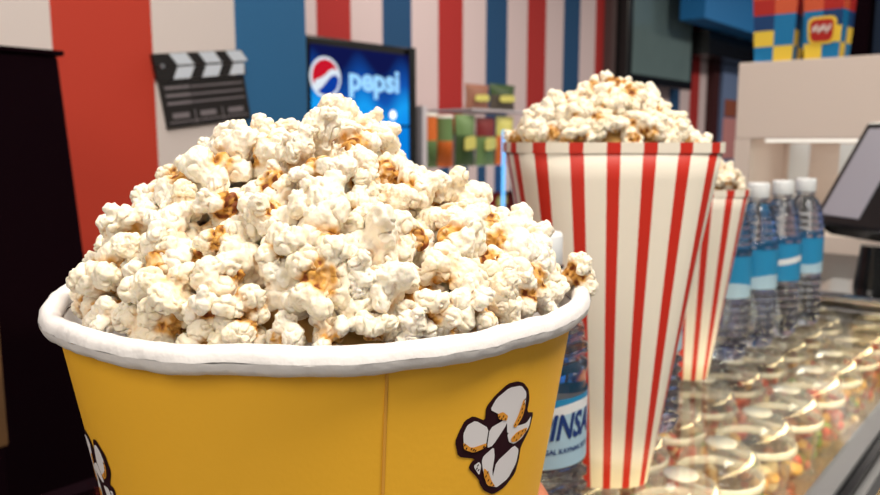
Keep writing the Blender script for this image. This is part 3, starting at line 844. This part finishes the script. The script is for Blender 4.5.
snack_tube(2.70, 2.272, 1.151, .235, .046, M['can_orange'], M['can_green'], 'snack tube, orange below and green above, second on the white rack')
def pouch(x, y, z, w, h, m, label, m2=None):
    t = empty('snack_bag', (x, y, z), 0, label, 'snack bag', 'snack bags on the white rack')
    bm = bmesh.new(); nx, nz = 8, 10; fr = []; bk = []
    for j in range(nz + 1):
        for i in range(nx + 1):
            a, b = i / nx, j / nz
            th = .028 * math.sin(PI * a) ** .6 * math.sin(PI * b) ** .5
            xx = (a - .5) * w * (1 - .08 * math.sin(PI * b)) ; fr.append(bm.verts.new((xx, -th - .001, b * h))); bk.append(bm.verts.new((xx, th + .001, b * h)))
    for j in range(nz):
        for i in range(nx):
            q = j * (nx + 1) + i
            f = bm.faces.new((fr[q], fr[q + 1], fr[q + nx + 2], fr[q + nx + 1])); f.smooth = True; f.material_index = 1 if (j > 5 and m2) else 0
            bm.faces.new((bk[q + 1], bk[q], bk[q + nx + 1], bk[q + nx + 2])).smooth = True
    build('bag_body', bm, [m, m2 or m], t)
    bm = bmesh.new(); poly_prism(bm, smooth_poly([(-w * .3, h * .3), (w * .3, h * .34), (w * .28, h * .6), (-w * .28, h * .56)], 2), lambda x, z, d: (x, -.0325 - d, z), .002)
    build('printed_patch', bm, M['can_yellow'] if m != M['can_yellow'] else M['can_green'], t)
pouch(2.84, 2.255, 1.151, .15, .24, M['can_dgreen'], 'dark green snack bag with pale yellow print on the white rack', M['can_green'])
pouch(3.0, 2.255, 1.151, .15, .23, M['can_green'], 'green snack bag with a red top, right of the dark green bag', M['maroon'])
pouch(3.16, 2.255, 1.151, .15, .24, M['can_orange'], 'orange snack bag at the right end of the white rack', M['can_yellow'])
bm = bmesh.new(); box(bm, 2.95, 3.47, 2.225, 2.5, 1.4, 1.415); 
bx('top_shelf', (.35, .859, .0, .279, 1.41, 1.42), M['rack_white'], rk)
bm.free()
pouch(2.99, 2.30, 1.421, .19, .12, M['bag_brown'], 'brown snack bag lying on top of the white rack')
pouch(3.2, 2.30, 1.421, .22, .13, M['bag_dark'], 'dark patterned snack bag on top of the white rack', M['can_dgreen'])
for k in range(5):
    pouch(2.64 + k * .16, 2.27, .881, .15, .2, (M['maroon'], M['bag_brown'], M['bag_dark'], M['lego_red'], M['maroon'])[k], 'snack bag on the lower rack shelf under the striped valance, %s from the left' % ORD[k])
o = bx('light_strip', (0, .012, -.006, .006, 0, .34), emis('blue_strip', lin((110, 190, 255)), 1.6), loc=(3.28, 2.19, 1.02))
tag(o, 'thin glowing pale blue light strip beside the snack rack', 'light strip')
bpy.data.objects.remove(o)
o = bx('light_strip', (0, .012, -.006, .006, 0, 1.32), emis('blue_strip', lin((110, 190, 255)), 1.6), loc=(3.045, 2.18, .0))
tag(o, 'thin glowing pale blue light strip beside the snack rack', 'light strip')

# ------------------------------------------------------------------ white display unit on the counter
u = empty('warming_cabinet', (2.0, .20, 1.0), 0, 'cream-panelled glass warming cabinet standing on the far end of the counter', 'warming cabinet')
bx('header_panel', (0, .45, 0, .50, .2748, .465), M['panel_cream'], u, bevel=.003)
for (xa, ya) in ((0, .462), (0, 0), (.41, .462), (.41, 0)):
    bx('post', (xa, xa + .04, ya, ya + .038, .04, .2745), M['panel_cream'], u)
bx('base_tray', (0, .45, 0, .50, 0, .04), M['panel_cream'], u)
bx('front_pane', (.012, .016, .038, .462, .0405, .2745), M['pane'], u)
bx('back_panel', (.436, .44, .0, .50, .0405, .2745), M['panel_cream'], u)
bx('heat_lamp', (.05, .38, .06, .44, .266, .274), emis('warm_tube', (1, .88, .78), 1.3), u)
bm = bmesh.new()
bm.free()
bx('side_panel', (.041, .409, .496, .4995, .041, .2745), M['panel_cream'], u)
for y_, w_ in ((.40, .05), (.27, .05), (.18, .012)): bx('bright_strip', (.30, .32, y_, y_ + w_, .041, .262), M['cap'], u)  # white slabs stand in for the bright vertical strips behind the pane

def carton(loc, rz, label, variant, w=.054):
    t = empty('popcorn_carton', loc, rz, label, 'carton', 'toy-brick patterned cartons on the warming cabinet')
    H = .19
    bm = bmesh.new()
    cells = [[0, 2], [2, 0], [1, 0], [3, 5], [5, 4]]
    def pt(i, j, s):
        k = .82 + .18 * j / 5; x = (-1 + i) * w * k; z = j * H / 5; y = w * k
        return {0: (x, -y, z), 1: (y, x, z), 2: (-x, y, z), 3: (-y, -x, z)}[s]
    for s in range(4):
        for j in range(5):
            for i in range(2):
                f = bm.faces.new([bm.verts.new(pt(*q, s)) for q in ((i, j), (i + 1, j), (i + 1, j + 1), (i, j + 1))])
                f.material_index = cells[j][(i + variant) % 2]
    f = bm.faces.new([bm.verts.new((sx * w * .82, sy * w * .82, 0)) for sx, sy in ((-1, -1), (1, -1), (1, 1), (-1, 1))])
    bmesh.ops.remove_doubles(bm, verts=bm.verts, dist=.0001)
    build('carton_body', bm, [M['lego_blue'], M['lego_dblue'], M['lego_yellow'], M['lego_red'], M['lego_pale'], M['lego_orange']], t)
    if variant:
        for mm, s, d, nm in ((M['lego_yellow'], 1.0, .001, 'emblem_border'), (M['lego_red'], .8, .003, 'emblem')):
            bm = bmesh.new()
            pp = smooth_poly([(-.03 * s, .055 - .03 * s), (.03 * s, .055 - .03 * s), (.034 * s, .055 + .034 * s), (-.034 * s, .055 + .034 * s)], 2)
            poly_prism(bm, pp, lambda x, z, dd: (-(.0415 + z * .04) - d - dd, -x, z + .01), .002)
            build(nm, bm, mm, t)
        bm = bmesh.new()
        for q in range(7):
            yy = -.018 + q * .006; zz = .070 + .004 * math.sin(q * 2.2)
            poly_prism(bm, [(yy - .003, zz - .006), (yy + .002, zz - .006), (yy + .004, zz + .007), (yy, zz + .007)], lambda x, z, dd: (-(.0445 + z * .04) - .003 - dd, -x, z), .002)
        build('emblem_script', bm, M['lego_pale'], t)
    bm = bmesh.new()
    nn = 8
    for i in range(nn):
        a = 2 * PI * i / nn
        m = Matrix.Translation((.035 * math.cos(a), .035 * math.sin(a), H + .004))
        bmesh.ops.create_icosphere(bm, subdivisions=2, radius=.018, matrix=m)
    bmesh.ops.create_icosphere(bm, subdivisions=2, radius=.03, matrix=Matrix.Translation((0, 0, H + .004)))
    bm.free()
carton((2.07, .628, 1.4655), .05, 'blue and yellow checkered carton with orange top, left one on the warming cabinet', 0)
carton((2.07, .513, 1.4655), -.06, 'blue carton with a red emblem, right one on the warming cabinet', 1, .048)
# navy menu post behind
bm = bmesh.new(); box(bm, 2.93, 3.0, .60, .69, 0, 2.89); struct('trim_6', bm, M['black'])
bm = bmesh.new(); box(bm, 3.001, 3.05, -.9, .61, 0, 2.89); struct('wall_partition', bm, M['navy'])

# ------------------------------------------------------------------ till monitor
tm = empty('till_monitor', (1.46, .27, 1.0), 0, 'black tilted touch-screen till monitor on the counter at the right edge', 'monitor')
o = bx('stand_foot', (-.07, .09, -.08, .08, 0, .016), M['chrome'], tm, bevel=.006)
bm = bmesh.new(); bmesh.ops.create_cone(bm, cap_ends=True, segments=24, radius1=.028, radius2=.02, depth=.075, matrix=Matrix.Translation((0.02, 0, .053))); build('stand_neck', bm, M['blackgloss'], tm)
hm = Matrix.Translation((.01, -.035, .205)) @ Matrix.Rotation(math.radians(-38), 4, 'Z') @ Matrix.Rotation(math.radians(30), 4, 'Y')
bm = bmesh.new(); box(bm, -.018, .035, -.13, .13, -.105, .105, 0, hm); build('monitor_shell', bm, M['blackgloss'], tm, bevel=.006)
bm = bmesh.new(); box(bm, -.0205, -.0185, .02, .112, -.088, .088, 0, hm); tag(build('monitor_glass', bm, M['reflective'], tm), 'silvery reflective screen')

t = empty('card_reader', (1.34, .47, 1.0), .4, 'dark card reader lying on the counter below the monitor', 'card reader')
bx('reader_body', (-.04, .04, -.07, .07, 0, .03), M['blackgloss'], t, bevel=.006)
bx('reader_screen', (-.03, .03, .01, .055, .0305, .032), M['reflective'], t)
t = empty('receipt_printer', (1.62, .47, 1.0), .2, 'black receipt printer with white paper behind the last bottle', 'printer')
bx('printer_body', (-.07, .07, -.07, .07, 0, .11), M['blackgloss'], t, bevel=.01)
bx('paper', (-.0715, -.0705, -.04, .04, .02, .1), M['cap'], t)

# ------------------------------------------------------------------ hand steadying the bucket
def skin_chain(name, chains, m, parent):
    """chains: list of ([(co, radius)...], join_index or None)"""
    bm = bmesh.new(); rad = []; allv = []
    for pts, root in chains:
        prev = allv[root] if root is not None else None
        for co, r in pts:
            v = bm.verts.new(co); allv.append(v); rad.append(r)
            if prev: bm.edges.new((prev, v))
            prev = v
    me = bpy.data.meshes.new(name); bm.to_mesh(me); bm.free(); me.materials.append(m)
    o = link(name, me, parent)
    sk = o.modifiers.new('skin', 'SKIN'); sk.use_smooth_shade = True
    lay = me.skin_vertices[0] if me.skin_vertices else None
    if lay is None:
        bm = bmesh.new(); bm.from_mesh(me); bm.verts.layers.skin.verify(); bm.to_mesh(me); bm.free(); lay = me.skin_vertices[0]
    for i, r in enumerate(rad): lay.data[i].radius = (r, r); 
    lay.data[0].use_root = True
    ss = o.modifiers.new('sub', 'SUBSURF'); ss.levels = ss.render_levels = 2
    return o
person = empty('person', (BO.x, BO.y, 1.0), 0, 'hand of a person whose fingertip curls around the right side of the yellow bucket', 'person')
def hc(deg, z, off):   # hold-cylinder coordinates: deg 0 = right of the bucket, 90 = behind it
    a = math.radians(deg); r = brad(z) + off
    v = RT * (r * math.cos(a)) + FW * (r * math.sin(a)); return (v.x, v.y, z + .27)
wr = hc(88, -.185, .075); fa = hc(90, -.165, .24); fb = hc(91, -.150, .34)
ch = [([(hc(80, -.195, .035), .026), (wr, .024), (fa, .032), (fb, .036)], None)]
idx = 4
base = 0
for i, (zf, ln) in enumerate(((-.168, 6), (-.186, 2), (-.203, 6), (-.219, 16))):
    ch.append(([(hc(66, zf - .004, .017), .0115), (hc(52, zf, .0125), .0092), (hc(30 + ln * .5, zf, .0098), .0084), (hc(14 + ln, zf, .0092), .0078), (hc(1 + ln, zf, .0085), .0066)], 0))
ch.append(([(hc(98, -.180, .026), .013), (hc(112, -.160, .016), .0105), (hc(128, -.148, .0125), .0095), (hc(141, -.142, .010), .0075)], 0))
hb = skin_chain('hand', ch, M['skin'], person)
bm = bmesh.new()
d0 = Vector(fa) ; d1 = Vector(fb); ax = (d1 - d0).normalized()
q = ax.to_track_quat('Z', 'Y').to_matrix().to_4x4()
q.translation = d0
lathe(bm, [(.040, 0), (.043, .002), (.046, .05), (.050, .14), (.046, .142), (.040, .004)], 32)
bmesh.ops.transform(bm, matrix=q, verts=bm.verts)
build('sleeve', bm, M['sleeve'], person)

# ------------------------------------------------------------------ lights
def area(name, loc, size, power, col, target=None, sy=None):
    l = bpy.data.lights.new(name, 'AREA'); l.energy = power; l.color = col; l.size = size
    if sy: l.shape = 'RECTANGLE'; l.size_y = sy
    o = bpy.data.objects.new(name, l); COL.objects.link(o); o.location = loc
    if target is not None: o.rotation_euler = (Vector(target) - Vector(loc)).to_track_quat('-Z', 'Y').to_euler()
    return o
LW = (1, .92, .80)
k = P(.45, -.05, .95)
area('counter_key_fill', k, .26, 7.5, LW, BO)
area('counter_key_fill', P(-.15, .75, 1.15), .5, 3, LW, P(0, .6, -.1))  # added soft light over the back of the counter, no fixture modelled
area('counter_key_fill', P(-.45, -.55, .62), .5, 6.3, LW, BO)  # added fill from the front left to brighten the bucket's front
for x, y, p in ((.7, 1.0, 9), (2.6, 1.4, 34), (4.6, .1, 50), (6.8, .0, 50), (.5, -.7, 32)):
    area('ceiling_lamp', (x, y, 2.85), .7, p, LW, (x, y, 0))
area('case_lamp', (1.0, .165, .968), 2.2, 5, (1, .76, .42), (1.0, .40, .72), .03)

w = bpy.data.worlds.new('room_light'); scn.world = w; w.use_nodes = True
w.node_tree.nodes['Background'].inputs[0].default_value = (1, .96, .9, 1)
w.node_tree.nodes['Background'].inputs[1].default_value = .26

# ------------------------------------------------------------------ camera
cd = bpy.data.cameras.new('camera'); cam = bpy.data.objects.new('camera', cd); COL.objects.link(cam)
cam.location = (0, 0, CAMZ)
dirv = FW * math.cos(PITCH) - Vector((0, 0, math.sin(PITCH)))
cam.rotation_euler = dirv.to_track_quat('-Z', 'Y').to_euler()
cd.sensor_width = 36; cd.lens = 760 / 880 * 36; cd.clip_start = .01
cd.dof.use_dof = True; cd.dof.focus_distance = .255; cd.dof.aperture_fstop = cd.lens / 1000 / .0019
scn.camera = cam
scn.view_settings.view_transform = 'Standard'; scn.view_settings.look = 'None'
scn.view_settings.gamma = 1; scn.view_settings.exposure = 0.
scn.cycles.use_denoising = True
scn.cycles.max_bounces = 12; scn.cycles.transparent_max_bounces = 24; scn.cycles.transmission_bounces = 10
